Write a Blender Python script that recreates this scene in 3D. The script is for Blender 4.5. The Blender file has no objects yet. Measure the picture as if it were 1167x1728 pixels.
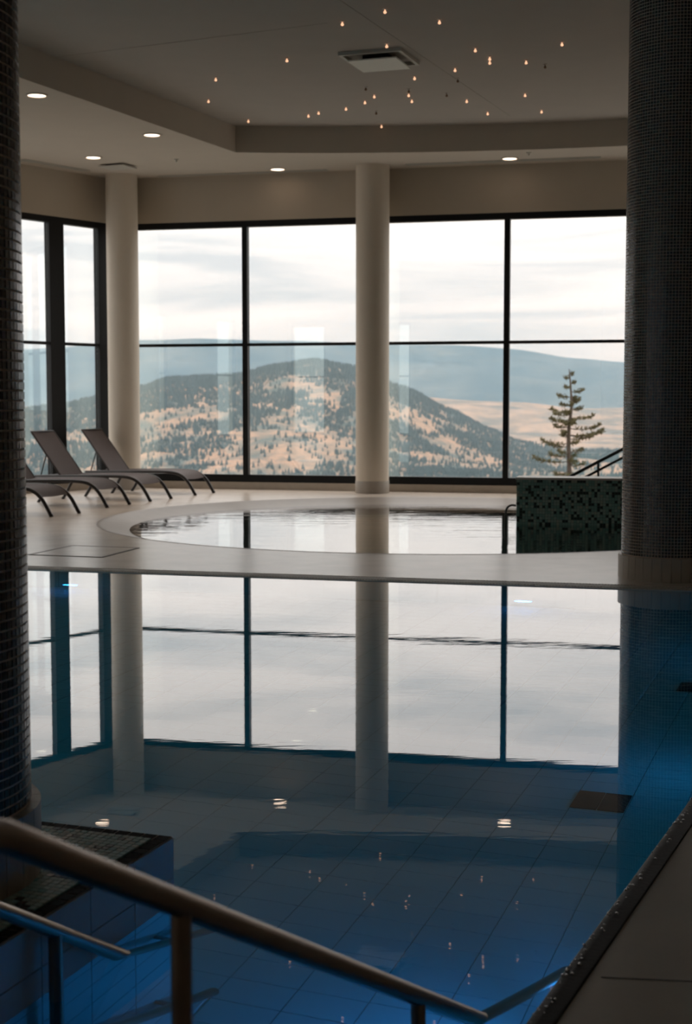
import bpy, math, random
import numpy as np
from mathutils import Vector, noise
from mathutils.geometry import tessellate_polygon

random.seed(7)
rng = np.random.default_rng(7)
scene = bpy.context.scene
COL = scene.collection

# ------------------------------------------------------------------ camera
cam_d = bpy.data.cameras.new('camera')
cam = bpy.data.objects.new('camera', cam_d)
COL.objects.link(cam)
cam.location = (0, 0, 1.5)
cam.rotation_euler = (math.radians(90 - 4.479), 0, 0)
cam_d.sensor_fit = 'VERTICAL'
cam_d.sensor_height = 36.0
cam_d.lens = 50.0
cam_d.clip_start = 0.1
cam_d.clip_end = 40000
cam_d.dof.use_dof = True
cam_d.dof.focus_distance = 6.8
cam_d.dof.aperture_fstop = 4.5
scene.camera = cam

# ------------------------------------------------------------------ view
scene.view_settings.view_transform = 'Standard'
scene.view_settings.look = 'None'
scene.view_settings.gamma = 1.0
scene.view_settings.use_curve_mapping = False
scene.view_settings.exposure = 0.0
scene.cycles.max_bounces = 10
scene.cycles.diffuse_bounces = 4
scene.cycles.glossy_bounces = 4
scene.cycles.transmission_bounces = 6
scene.cycles.transparent_max_bounces = 12
scene.cycles.sample_clamp_indirect = 4.0

# ------------------------------------------------------------------ sky
SKY = 1.42
world = bpy.data.worlds.new('overcast_sky')
scene.world = world
world.use_nodes = True
nt = world.node_tree
nt.nodes.clear()
def N(tree, kind, **kw):
    n = tree.nodes.new(kind)
    for k, v in kw.items():
        setattr(n, k, v)
    return n
tc = N(nt, 'ShaderNodeTexCoord')
mp = N(nt, 'ShaderNodeMapping')
mp.inputs['Scale'].default_value = (2.6, 2.6, 22.0)
mp.inputs['Rotation'].default_value = (0.04, 0.05, 0.3)
ns = N(nt, 'ShaderNodeTexNoise')
ns.inputs['Scale'].default_value = 1.6
ns.inputs['Detail'].default_value = 5
ns.inputs['Roughness'].default_value = 0.55
ns.inputs['Distortion'].default_value = 0.6
cr = N(nt, 'ShaderNodeValToRGB')
cr.color_ramp.elements[0].position = 0.36
cr.color_ramp.elements[0].color = (0.64, 0.635, 0.64, 1)
cr.color_ramp.elements[1].position = 0.60
cr.color_ramp.elements[1].color = (0.96, 0.87, 0.825, 1)
e = cr.color_ramp.elements.new(0.48)
e.color = (0.82, 0.765, 0.74, 1)
sx = N(nt, 'ShaderNodeSeparateXYZ')
mr = N(nt, 'ShaderNodeMapRange')
mr.inputs['From Min'].default_value = 0.0
mr.inputs['From Max'].default_value = 1.0
mr.inputs['To Min'].default_value = 1.0
mr.inputs['To Max'].default_value = 3.0      # an overcast sky is brighter overhead
mul = N(nt, 'ShaderNodeMath', operation='MULTIPLY')
mul.inputs[1].default_value = SKY
bg = N(nt, 'ShaderNodeBackground')
wo = N(nt, 'ShaderNodeOutputWorld')
L = nt.links.new
L(tc.outputs['Generated'], mp.inputs['Vector'])
L(mp.outputs['Vector'], ns.inputs['Vector'])
L(ns.outputs['Fac'], cr.inputs['Fac'])
L(tc.outputs['Generated'], sx.inputs['Vector'])
L(sx.outputs['Z'], mr.inputs['Value'])
L(mr.outputs['Result'], mul.inputs[0])
L(cr.outputs['Color'], bg.inputs['Color'])
L(mul.outputs['Value'], bg.inputs['Strength'])
L(bg.outputs['Background'], wo.inputs['Surface'])

# ------------------------------------------------------------------ materials
MATS = {}
def mat(name, color, rough=0.6, metal=0.0, spec=0.5, noise_amt=0.0, noise_scale=20.0, bump=0.0, bump_scale=60.0, coat=0.0, stretch=None):
    m = bpy.data.materials.new(name)
    m.use_nodes = True
    t = m.node_tree
    b = t.nodes['Principled BSDF']
    b.inputs['Base Color'].default_value = (*color, 1)
    b.inputs['Roughness'].default_value = rough
    b.inputs['Metallic'].default_value = metal
    b.inputs['Specular IOR Level'].default_value = spec
    b.inputs['Coat Weight'].default_value = coat
    co = t.nodes.new('ShaderNodeTexCoord')
    vec = co.outputs['Object']
    if stretch:
        mpn = t.nodes.new('ShaderNodeMapping')
        mpn.inputs['Scale'].default_value = stretch
        t.links.new(vec, mpn.inputs['Vector'])
        vec = mpn.outputs['Vector']
    if noise_amt:
        n = t.nodes.new('ShaderNodeTexNoise')
        n.inputs['Scale'].default_value = noise_scale
        n.inputs['Detail'].default_value = 4
        t.links.new(vec, n.inputs['Vector'])
        mx = t.nodes.new('ShaderNodeMix')
        mx.data_type = 'RGBA'
        mx.inputs['A'].default_value = (*[c * (1 - noise_amt) for c in color], 1)
        mx.inputs['B'].default_value = (*[min(1, c * (1 + noise_amt)) for c in color], 1)
        t.links.new(n.outputs['Fac'], mx.inputs['Factor'])
        t.links.new(mx.outputs['Result'], b.inputs['Base Color'])
    if bump:
        n2 = t.nodes.new('ShaderNodeTexNoise')
        n2.inputs['Scale'].default_value = bump_scale
        n2.inputs['Detail'].default_value = 3
        t.links.new(vec, n2.inputs['Vector'])
        bp = t.nodes.new('ShaderNodeBump')
        bp.inputs['Strength'].default_value = 1.0
        bp.inputs['Distance'].default_value = bump
        t.links.new(n2.outputs['Fac'], bp.inputs['Height'])
        t.links.new(bp.outputs['Normal'], b.inputs['Normal'])
    MATS[name] = m
    return m

def emis(name, color, strength):
    m = bpy.data.materials.new(name)
    m.use_nodes = True
    t = m.node_tree
    b = t.nodes['Principled BSDF']
    b.inputs['Base Color'].default_value = (*color, 1)
    b.inputs['Emission Color'].default_value = (*color, 1)
    b.inputs['Emission Strength'].default_value = strength
    MATS[name] = m
    return m

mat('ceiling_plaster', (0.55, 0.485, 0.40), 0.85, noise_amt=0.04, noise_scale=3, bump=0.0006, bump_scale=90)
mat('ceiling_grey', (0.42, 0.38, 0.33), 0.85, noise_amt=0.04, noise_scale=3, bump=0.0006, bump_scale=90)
mat('wall_plaster', (0.56, 0.49, 0.395), 0.85, noise_amt=0.04, noise_scale=3, bump=0.0006, bump_scale=90)
mat('column_paint', (0.72, 0.64, 0.53), 0.6, noise_amt=0.03, noise_scale=5)
mat('column_foot', (0.42, 0.38, 0.33), 0.5)
mat('dark_frame', (0.012, 0.013, 0.014), 0.45, spec=0.2)
mat('sill_stone', (0.45, 0.40, 0.34), 0.6, noise_amt=0.1, noise_scale=12)
mat('deck_tile', (0.74, 0.65, 0.56), 0.25, noise_amt=0.16, noise_scale=2.6, bump=0.0011, bump_scale=30)
mat('rim_tile', (0.32, 0.275, 0.235), 0.4, noise_amt=0.10, noise_scale=6)
mat('hatch_seam', (0.12, 0.10, 0.09), 0.6)
mat('grate_white', (0.70, 0.66, 0.60), 0.45)
mat('channel_dark', (0.03, 0.028, 0.026), 0.6)
mat('black_edge', (0.010, 0.009, 0.008), 0.5, spec=0.12, bump=0.0012, bump_scale=60)
mat('pool_tile', (0.74, 0.82, 0.84), 0.3, noise_amt=0.05, noise_scale=3)
mat('pool_grout', (0.28, 0.33, 0.35), 0.8)
mat('wall_tile', (0.62, 0.61, 0.57), 0.3, noise_amt=0.05, noise_scale=3)
mat('drain_dark', (0.03, 0.035, 0.04), 0.5)
mat('mosaic_grout', (0.80, 0.66, 0.54), 0.8)
mat('mosaic_dark', (0.060, 0.048, 0.043), 0.22, spec=0.35)
mat('border_black', (0.012, 0.010, 0.009), 0.7, spec=0.06)
mat('mosaic_brown', (0.10, 0.068, 0.05), 0.22)
mat('mosaic_plum', (0.07, 0.055, 0.062), 0.22)
mat('mosaic_olive', (0.085, 0.090, 0.075), 0.22)
mat('base_tile', (0.52, 0.45, 0.37), 0.4, noise_amt=0.06, noise_scale=8)
mat('teal_grout', (0.14, 0.26, 0.24), 0.8)
mat('teal_black', (0.05, 0.07, 0.07), 0.4, spec=0.2)
mat('teal_mid', (0.28, 0.50, 0.47), 0.45, spec=0.2)
mat('teal_light', (0.44, 0.60, 0.55), 0.45, spec=0.2)
mat('teal_grey', (0.50, 0.58, 0.50), 0.45, spec=0.2)
mat('white_cap', (0.75, 0.72, 0.68), 0.4)
mat('sling_fabric', (0.10, 0.077, 0.074), 0.75, noise_amt=0.2, noise_scale=200, bump=0.0006, bump_scale=300)
mat('lounger_metal', (0.018, 0.014, 0.013), 0.35)
mat('rail_steel', (0.36, 0.29, 0.24), 0.33, metal=1.0, noise_amt=0.12, noise_scale=14)
mat('rail_dark', (0.02, 0.02, 0.02), 0.4)
mat('lamp_trim', (0.55, 0.50, 0.44), 0.5)
mat('vent_metal', (0.50, 0.48, 0.42), 0.45)
mat('vent_panel', (0.80, 0.80, 0.72), 0.4)
mat('seam_line', (0.36, 0.32, 0.27), 0.9)
mat('crystal_unlit', (0.22, 0.12, 0.06), 0.2)
mat('bark', (0.09, 0.065, 0.05), 0.9, noise_amt=0.3, noise_scale=20)
mat('needles', (0.13, 0.115, 0.05), 0.8, noise_amt=0.35, noise_scale=3)
mat('forest_dark', (0.05, 0.085, 0.092), 0.9, noise_amt=0.3, noise_scale=0.02)
emis('downlight_glow', (1.0, 0.76, 0.58), 5.0)
emis('star_glow', (1.0, 0.55, 0.33), 1.2)
emis('pool_led', (0.12, 0.42, 1.0), 3.5)

def glass():
    m = bpy.data.materials.new('window_glass')
    m.use_nodes = True
    t = m.node_tree
    t.nodes.clear()
    out = t.nodes.new('ShaderNodeOutputMaterial')
    tr = t.nodes.new('ShaderNodeBsdfTransparent')
    tr.inputs['Color'].default_value = (0.95, 0.965, 0.965, 1)
    gl = t.nodes.new('ShaderNodeBsdfGlossy')
    gl.inputs['Roughness'].default_value = 0.0
    gl.inputs['Color'].default_value = (0.85, 1.0, 0.97, 1)
    mx = t.nodes.new('ShaderNodeMixShader')
    mx.inputs[0].default_value = 0.10
    t.links.new(tr.outputs[0], mx.inputs[1])
    t.links.new(gl.outputs[0], mx.inputs[2])
    t.links.new(mx.outputs[0], out.inputs['Surface'])
    MATS['window_glass'] = m
glass()

def water(name, tint, boost, dist, scale, detail):
    m = bpy.data.materials.new(name)
    m.use_nodes = True
    t = m.node_tree
    t.nodes.clear()
    out = t.nodes.new('ShaderNodeOutputMaterial')
    rf = t.nodes.new('ShaderNodeBsdfRefraction')
    rf.inputs['IOR'].default_value = 1.33
    rf.inputs['Roughness'].default_value = 0.0
    rf.inputs['Color'].default_value = (*tint, 1)
    gl = t.nodes.new('ShaderNodeBsdfGlossy')
    gl.inputs['Roughness'].default_value = 0.0
    co = t.nodes.new('ShaderNodeTexCoord')
    mpn = t.nodes.new('ShaderNodeMapping')
    mpn.inputs['Scale'].default_value = (0.25, 1.0, 1.0)
    n1 = t.nodes.new('ShaderNodeTexNoise')
    n1.inputs['Scale'].default_value = scale
    n1.inputs['Detail'].default_value = detail
    n1.inputs['Roughness'].default_value = 0.55
    n0 = t.nodes.new('ShaderNodeTexNoise')      # calm and ruffled patches
    n0.inputs['Scale'].default_value = 0.35
    n0.inputs['Detail'].default_value = 1
    mr0 = t.nodes.new('ShaderNodeMapRange')
    mr0.inputs['From Min'].default_value = 0.42
    mr0.inputs['From Max'].default_value = 0.62
    mr0.inputs['To Min'].default_value = 0.35
    mr0.inputs['To Max'].default_value = 1.0
    mm = t.nodes.new('ShaderNodeMath')
    mm.operation = 'MULTIPLY'
    bp = t.nodes.new('ShaderNodeBump')
    bp.inputs['Strength'].default_value = 1.0
    bp.inputs['Distance'].default_value = dist
    fr = t.nodes.new('ShaderNodeFresnel')
    fr.inputs['IOR'].default_value = 1.33
    bo = t.nodes.new('ShaderNodeMath')
    bo.operation = 'MULTIPLY'
    bo.use_clamp = True
    bo.inputs[1].default_value = boost
    mx = t.nodes.new('ShaderNodeMixShader')
    k = t.links.new
    k(co.outputs['Object'], mpn.inputs['Vector'])
    k(mpn.outputs[0], n1.inputs['Vector'])
    k(co.outputs['Object'], n0.inputs['Vector'])
    k(n0.outputs['Fac'], mr0.inputs['Value'])
    sb = t.nodes.new('ShaderNodeMath'); sb.operation = 'SUBTRACT'; sb.inputs[1].default_value = 0.5
    k(n1.outputs['Fac'], sb.inputs[0])
    k(sb.outputs[0], mm.inputs[0])
    k(mr0.outputs[0], mm.inputs[1])
    k(mm.outputs[0], bp.inputs['Height'])
    for q in (rf, gl, fr):
        k(bp.outputs['Normal'], q.inputs['Normal'])
    k(fr.outputs[0], bo.inputs[0])
    k(bo.outputs[0], mx.inputs[0])
    k(rf.outputs[0], mx.inputs[1])
    k(gl.outputs[0], mx.inputs[2])
    k(mx.outputs[0], out.inputs['Surface'])
    MATS[name] = m
water('pool_water', (0.30, 0.84, 0.98), 1.7, 0.00036, 8.0, 3.0)
water('tub_water', (0.45, 0.80, 0.78), 1.6, 0.006, 4.5, 3.5)

def tile_grid(name, c1, c2, mortar, w, h, msize=0.004):
    m = bpy.data.materials.new(name)
    m.use_nodes = True
    t = m.node_tree
    b = t.nodes['Principled BSDF']
    b.inputs['Roughness'].default_value = 0.35
    uv = t.nodes.new('ShaderNodeUVMap')
    br = t.nodes.new('ShaderNodeTexBrick')
    br.offset = 0.0
    br.inputs['Color1'].default_value = (*c1, 1)
    br.inputs['Color2'].default_value = (*c2, 1)
    br.inputs['Mortar'].default_value = (*mortar, 1)
    br.inputs['Scale'].default_value = 1.0
    br.inputs['Mortar Size'].default_value = msize
    br.inputs['Brick Width'].default_value = w
    br.inputs['Row Height'].default_value = h
    t.links.new(uv.outputs[0], br.inputs['Vector'])
    t.links.new(br.outputs['Color'], b.inputs['Base Color'])
    MATS[name] = m
tile_grid('basin_tile', (0.56, 0.64, 0.68), (0.60, 0.67, 0.71), (0.34, 0.40, 0.42), 0.2425, 0.12)
tile_grid('tub_tile', (0.05, 0.13, 0.125), (0.10, 0.20, 0.18), (0.03, 0.06, 0.06), 0.045, 0.045, 0.003)

def terrain_mat(name, a, b_, c, scale, lo, hi):
    m = bpy.data.materials.new(name)
    m.use_nodes = True
    t = m.node_tree
    b = t.nodes['Principled BSDF']
    b.inputs['Roughness'].default_value = 0.95
    b.inputs['Specular IOR Level'].default_value = 0.1
    co = t.nodes.new('ShaderNodeTexCoord')
    n = t.nodes.new('ShaderNodeTexNoise')
    n.inputs['Scale'].default_value = scale
    n.inputs['Detail'].default_value = 7
    n.inputs['Roughness'].default_value = 0.6
    n2 = t.nodes.new('ShaderNodeTexNoise')
    n2.inputs['Scale'].default_value = scale * 4.5
    n2.inputs['Detail'].default_value = 5
    r = t.nodes.new('ShaderNodeValToRGB')
    r.color_ramp.elements[0].position = lo
    r.color_ramp.elements[0].color = (*a, 1)
    r.color_ramp.elements[1].position = hi
    r.color_ramp.elements[1].color = (*b_, 1)
    mx = t.nodes.new('ShaderNodeMix')
    mx.data_type = 'RGBA'
    mx.inputs['B'].default_value = (*c, 1)
    rr = t.nodes.new('ShaderNodeMapRange')
    rr.inputs['From Min'].default_value = 0.45
    rr.inputs['From Max'].default_value = 0.65
    rr.inputs['To Max'].default_value = 0.7
    k = t.links.new
    k(co.outputs['Object'], n.inputs['Vector'])
    k(co.outputs['Object'], n2.inputs['Vector'])
    k(n.outputs['Fac'], r.inputs['Fac'])
    k(r.outputs['Color'], mx.inputs['A'])
    k(n2.outputs['Fac'], rr.inputs['Value'])
    k(rr.outputs[0], mx.inputs['Factor'])
    k(mx.outputs['Result'], b.inputs['Base Color'])
    MATS[name] = m
terrain_mat('dry_hill', (0.095, 0.125, 0.12), (0.37, 0.245, 0.17), (0.145, 0.14, 0.12), 0.011, 0.40, 0.54)
terrain_mat('dry_valley', (0.13, 0.135, 0.12), (0.38, 0.27, 0.195), (0.19, 0.165, 0.14), 0.0055, 0.38, 0.55)
terrain_mat('wooded_ridge', (0.03, 0.06, 0.075), (0.13, 0.15, 0.145), (0.05, 0.08, 0.095), 0.0016, 0.40, 0.66)

# ------------------------------------------------------------------ mesh helpers
WL = {}          # world position of the empties that act as roots
class MB:
    def __init__(s):
        s.v = []; s.f = []; s.m = []; s.uv = None; s.smooth = False
    def add(s, vs, fs, mi=0):
        o = len(s.v)
        s.v += [tuple(p) for p in vs]
        s.f += [tuple(i + o for i in f) for f in fs]
        s.m += [mi] * len(fs)
        return s
    def box(s, c, size, rz=0.0, mi=0):
        a, b, d = size[0] / 2, size[1] / 2, size[2] / 2
        ca, sa = math.cos(rz), math.sin(rz)
        vs = []
        for z in (-d, d):
            for x, y in ((-a, -b), (a, -b), (a, b), (-a, b)):
                vs.append((c[0] + x * ca - y * sa, c[1] + x * sa + y * ca, c[2] + z))
        return s.add(vs, [(3, 2, 1, 0), (4, 5, 6, 7), (0, 1, 5, 4), (1, 2, 6, 5), (2, 3, 7, 6), (3, 0, 4, 7)], mi)
    def bar(s, p, q, w, d, up=(0, 0, 1), mi=0):
        p, q = Vector(p), Vector(q)
        t = (q - p).normalized()
        u = Vector(up)
        sd = t.cross(u).normalized()
        u = sd.cross(t).normalized()
        vs = []
        for e in (p, q):
            for a, b in ((-1, -1), (1, -1), (1, 1), (-1, 1)):
                vs.append(e + sd * a * w / 2 + u * b * d / 2)
        return s.add(vs, [(3, 2, 1, 0), (4, 5, 6, 7), (0, 1, 5, 4), (1, 2, 6, 5), (2, 3, 7, 6), (3, 0, 4, 7)], mi)
    def tube(s, path, r, n=12, cap=True, mi=0):
        P = [Vector(p) for p in path]
        rs = r if isinstance(r, (list, tuple)) else [r] * len(P)
        vs = []
        ref = None
        for i, p in enumerate(P):
            a = P[max(i - 1, 0)]; b = P[min(i + 1, len(P) - 1)]
            t = (b - a).normalized()
            if ref is None:
                ref = Vector((0, 0, 1)) if abs(t.z) < 0.9 else Vector((1, 0, 0))
            sd = t.cross(ref).normalized()
            u = sd.cross(t).normalized()
            ref = u
            for k in range(n):
                g = 2 * math.pi * k / n
                vs.append(p + (sd * math.cos(g) + u * math.sin(g)) * rs[i])
        fs = []
        for i in range(len(P) - 1):
            for k in range(n):
                a = i * n + k; b = i * n + (k + 1) % n
                fs.append((a, b, b + n, a + n))
        if cap:
            fs.append(tuple(range(n - 1, -1, -1)))
            fs.append(tuple(range((len(P) - 1) * n, len(P) * n)))
        s.smooth = True
        return s.add(vs, fs, mi)
    def lathe(s, c, prof, n=48, mi=0, closed=False):
        vs = []
        for r, z in prof:
            for k in range(n):
                g = 2 * math.pi * k / n
                vs.append((c[0] + r * math.cos(g), c[1] + r * math.sin(g), c[2] + z))
        fs = []
        m = len(prof)
        for i in range(m if closed else m - 1):
            j = (i + 1) % m
            for k in range(n):
                k2 = (k + 1) % n
                fs.append((i * n + k, i * n + k2, j * n + k2, j * n + k))
        return s.add(vs, fs, mi)
    def slab(s, outer, holes, z0, z1, mi=0):
        loops = [outer] + list(holes)
        tris = tessellate_polygon([[Vector((x, y, 0)) for x, y in lp] for lp in loops])
        flat = [p for lp in loops for p in lp]
        n = len(flat)
        vs = [(x, y, z1) for x, y in flat] + [(x, y, z0) for x, y in flat]
        fs = []
        for t in tris:
            a, b, c = t
            ax, ay = flat[a]; bx, by = flat[b]; cx_, cy_ = flat[c]
            if (bx - ax) * (cy_ - ay) - (by - ay) * (cx_ - ax) < 0:
                a, b, c = c, b, a
            fs.append((a, b, c)); fs.append((c + n, b + n, a + n))
        o = 0
        for li, lp in enumerate(loops):
            area = sum(lp[i][0] * lp[(i + 1) % len(lp)][1] - lp[(i + 1) % len(lp)][0] * lp[i][1] for i in range(len(lp)))
            ccw = area > 0
            if li: ccw = not ccw
            for i in range(len(lp)):
                a = o + i; b = o + (i + 1) % len(lp)
                fs.append((a, a + n, b + n, b) if ccw else (b, b + n, a + n, a))
            o += len(lp)
        return s.add(vs, fs, mi)
    def build(s, name, mats, parent=None, smooth=None, loc=None):
        me = bpy.data.meshes.new(name)
        off = Vector((0, 0, 0))
        if parent is not None and parent.name in WL:
            off = Vector(WL[parent.name])
        if loc is not None:
            off = Vector(loc)
        me.from_pydata([(p[0] - off[0], p[1] - off[1], p[2] - off[2]) for p in s.v], [], s.f)
        for q in ([mats] if isinstance(mats, str) else mats):
            me.materials.append(MATS[q])
        if any(s.m):
            me.polygons.foreach_set('material_index', s.m)
        sm = s.smooth if smooth is None else smooth
        if sm:
            me.polygons.foreach_set('use_smooth', [True] * len(me.polygons))
            try:
                me.set_sharp_from_angle(angle=math.radians(40))
            except Exception:
                pass
        me.update()
        o = bpy.data.objects.new(name, me)
        COL.objects.link(o)
        if parent is not None:
            o.parent = parent
        if loc is not None:
            o.location = loc
        return o

def wall_uv(o, du=(1, 0, 0)):
    me = o.data
    lay = me.uv_layers.new(name='UVMap')
    for p in me.polygons:
        n = p.normal
        for li in p.loop_indices:
            co = me.vertices[me.loops[li].vertex_index].co
            if abs(n.z) > 0.7:
                lay.data[li].uv = (co.x, co.y)
            else:
                h = Vector((n.y, -n.x, 0)).normalized()
                lay.data[li].uv = (co.dot(h), co.z)

def tag(o, label=None, cat=None, group=None, kind=None):
    if label: o['label'] = label
    if cat: o['category'] = cat
    if group: o['group'] = group
    if kind: o['kind'] = kind
    return o
def thing(name, loc, label, cat, group=None, rz=0.0):
    o = bpy.data.objects.new(name, None)
    o.empty_display_size = 0.2
    COL.objects.link(o)
    o.location = loc
    o.rotation_euler = (0, 0, rz)
    WL[o.name] = loc
    return tag(o, label, cat, group)
def struct(o, label=None):
    return tag(o, label, kind='structure')
def copy_tree(o, parent=None):
    c = o.copy()
    COL.objects.link(c)
    if parent is not None:
        c.parent = parent
    for ch in o.children:
        copy_tree(ch, c)
    return c
def piece(me, name, parent, loc, rot=(0, 0, 0)):
    o = bpy.data.objects.new(name, me)
    COL.objects.link(o)
    o.parent = parent
    off = WL.get(parent.name, (0, 0, 0))
    o.location = (loc[0] - off[0], loc[1] - off[1], loc[2] - off[2])
    o.rotation_euler = rot
    return o
def tile_boxes(items, w, h, t):
    """items: (centre, u, v, n, matindex); returns verts, faces, mats of open-backed boxes"""
    n = len(items)
    C = np.array([i[0] for i in items]); U = np.array([i[1] for i in items]); V = np.array([i[2] for i in items]); Nn = np.array([i[3] for i in items])
    mi = np.array([i[4] for i in items])
    vs = np.zeros((n, 8, 3))
    b = 0.9
    for k, (a, c) in enumerate(((-1, -1), (1, -1), (1, 1), (-1, 1))):
        vs[:, k] = C + U * (a * w / 2) + V * (c * h / 2)
        vs[:, k + 4] = C + U * (a * w / 2 * b) + V * (c * h / 2 * b) + Nn * t
    base = (np.arange(n) * 8)[:, None, None]
    fq = np.array([(4, 5, 6, 7), (0, 1, 5, 4), (1, 2, 6, 5), (2, 3, 7, 6), (3, 0, 4, 7)])[None]
    fs = (base + fq).reshape(-1, 4)
    return vs.reshape(-1, 3), fs, np.repeat(mi, 5)
def tile_mesh(name, items, w, h, t, mats, parent=None):
    v, f, m = tile_boxes(items, w, h, t)
    off = np.array(WL.get(parent.name, (0, 0, 0))) if parent is not None else np.zeros(3)
    me = bpy.data.meshes.new(name)
    me.from_pydata((v - off).tolist(), [], f.tolist())
    for q in mats: me.materials.append(MATS[q])
    me.polygons.foreach_set('material_index', m.astype(np.int32))
    me.update()
    o = bpy.data.objects.new(name, me)
    COL.objects.link(o)
    if parent is not None: o.parent = parent
    return o
def inside(p, poly):
    x, y = p; r = False
    for i in range(len(poly)):
        x1, y1 = poly[i]; x2, y2 = poly[i - 1]
        if (y1 > y) != (y2 > y) and x < (x2 - x1) * (y - y1) / (y2 - y1) + x1:
            r = not r
    return r
def smooth_path(pts, n=6):
    P = [Vector(p) for p in pts]
    out = []
    for i in range(len(P) - 1):
        p0 = P[max(i - 1, 0)]; p1 = P[i]; p2 = P[i + 1]; p3 = P[min(i + 2, len(P) - 1)]
        for k in range(n):
            t = k / n
            out.append(0.5 * ((2 * p1) + (p2 - p0) * t + (2 * p0 - 5 * p1 + 4 * p2 - p3) * t * t + (3 * p1 - p0 - 3 * p2 + p3) * t ** 3))
    out.append(P[-1])
    return out

# ------------------------------------------------------------------ plan of the hall (metres; water surface is z = 0)
Z_SOFFIT, Z_RECESS = 5.22, 5.61
CORNER = (-3.9, 24.386)
def front(x): return (x, 23.45 - 0.24 * x)
LD = (-0.602, -0.799)
def left(s): return (CORNER[0] + LD[0] * s, CORNER[1] + LD[1] * s)
ROOM = [CORNER, left(22.0), (-17.15, -5.0), (10.0, -5.0), front(10.0)]     # counter-clockwise
AX = math.radians(20.2)
A = (math.sin(AX), math.cos(AX)); B = (math.cos(AX), -math.sin(AX))
def ab(a, b): return (A[0] * a + B[0] * b, A[1] * a + B[1] * b)
PC = (-0.52, 4.17)                                    # pool corner of the platform
POOL = [(-0.424, 1.38), (3.80, 10.84), (-7.0, 13.63), (-7.0, 6.554), PC, (-1.40, 1.78)]
TUB = (1.05, 17.84)
TUB_R, TUB_W = 4.13, 3.70
def ring(c, r, n=96): return [(c[0] + r * math.cos(2 * math.pi * k / n), c[1] + r * math.sin(2 * math.pi * k / n)) for k in range(n)]
FAR_N = (0.2498, 0.9683)                              # outward normal of the far pool edge
GUT = 0.21
DZ = 0.012                                            # deck surface

# floor
hole = [POOL[0], (3.80, 10.84), (3.80 + FAR_N[0] * GUT, 10.84 + FAR_N[1] * GUT), (-7 + FAR_N[0] * GUT, 13.63 + FAR_N[1] * GUT), (-7.0, 13.63), POOL[3], PC, POOL[5]]
deck = MB().slab(ROOM, [hole, ring(TUB, TUB_R)], -0.12, DZ).build('floor', 'deck_tile')
struct(deck, 'pale beige stone deck around the pools')

# pool basin
g = MB()
n = len(POOL)
vs = [(x, y, -0.004) for x, y in POOL] + [(x, y, -1.004) for x, y in POOL]
g.add(vs, [(i, i + n, (i + 1) % n + n, (i + 1) % n) for i in range(n)])
g.slab(POOL, [], -1.08, -1.004, 1)
basin = g.build('pool_basin', ['basin_tile', 'pool_grout'])
wall_uv(basin)
struct(basin, 'tiled swimming pool basin under the water')

# pool floor tiles
pt = MB().box((0, 0, 0), (0.2385, 0.146, 0.008)).build('tile', 'pool_tile')
pt_me = pt.data
bpy.data.objects.remove(pt)
cells = []
for i in range(-42, 30):
    for j in range(-10, 70):
        b = -1.935 + 0.2425 * (i + 0.5); a = 4.753 + 0.15 * (j + 0.5)
        x, y = ab(a, b)
        if inside((x, y), POOL): cells.append((x, y))
near = [c for c in cells if abs(c[0] / c[1]) < 0.25 and c[1] > 4.1 and not (c[0] < -0.55 and c[1] < 4.9)]
near.sort(key=lambda c: math.hypot(*c))
near = near[:300]
ns_ = set(near)
for c in near:
    piece(pt_me, 'tile', basin, (c[0], c[1], -1.001), (0, 0, -AX))
rest = [((c[0], c[1], -1.004), (B[0], B[1], 0), (A[0], A[1], 0), (0, 0, 1), 0) for c in cells if c not in ns_]
o = tile_mesh('floor_tiles', rest, 0.2385, 0.146, 0.007, ['pool_tile'], basin)
o['kind'] = 'stuff'

# drains in the pool floor
for k, (b0, a0, lab) in enumerate(((-1.2075, 6.15, 'dark square floor drain under the water near the black pool edge'), (-1.04, 8.50, 'dark floor drain under the blue water at the right border, before the mosaic column'))):
    cx_, cy_ = ab(a0 + 0.12, b0 + 0.12)
    t = thing('floor_drain', (cx_, cy_, -0.996), lab, 'drain')
    for q in (-1, 1):
        x, y = ab(a0 + 0.12, b0 + 0.12 + q * 0.061)
        MB().box((x, y, -0.990), (0.116, 0.24, 0.012), -AX).build('cover', 'drain_dark', t)

# pool water
w = MB()
tr = tessellate_polygon([[Vector((x, y, 0)) for x, y in POOL]])
w.add([(x, y, 0) for x, y in POOL], [t if ((POOL[t[1]][0] - POOL[t[0]][0]) * (POOL[t[2]][1] - POOL[t[0]][1]) - (POOL[t[1]][1] - POOL[t[0]][1]) * (POOL[t[2]][0] - POOL[t[0]][0])) > 0 else t[::-1] for t in tr])
pw = w.build('pool_water', 'pool_water')
struct(pw, 'calm blue pool water mirroring the windows')

# overflow gutter along the far pool edge
fe0, fe1 = Vector((3.80, 10.84, 0)), Vector((-7.0, 13.63, 0))
ft = (fe1 - fe0).normalized()
fn = Vector((FAR_N[0], FAR_N[1], 0))
g = MB()
def strip(p, q, d0, d1, z0, z1, mb=g, mi=0):
    a = [p + fn * d0, q + fn * d0, q + fn * d1, p + fn * d1]
    mb.add([(v.x, v.y, z0) for v in a] + [(v.x, v.y, z1) for v in a], [(3, 2, 1, 0), (4, 5, 6, 7), (0, 1, 5, 4), (1, 2, 6, 5), (2, 3, 7, 6), (3, 0, 4, 7)][:], mi)
strip(fe0, fe1, 0.0, 0.028, -0.10, 0.006, mi=1)
strip(fe0, fe1, 0.028, GUT, -0.11, -0.075)
gut = g.build('overflow_gutter', ['channel_dark', 'grate_white'])
struct(gut, 'overflow gutter with a white slatted grate along the far pool edge')
sl = MB().box((0, 0, 0), (0.0125, GUT - 0.030, 0.02)).build('slat', 'grate_white')
sl_me = sl.data
bpy.data.objects.remove(sl)
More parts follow.
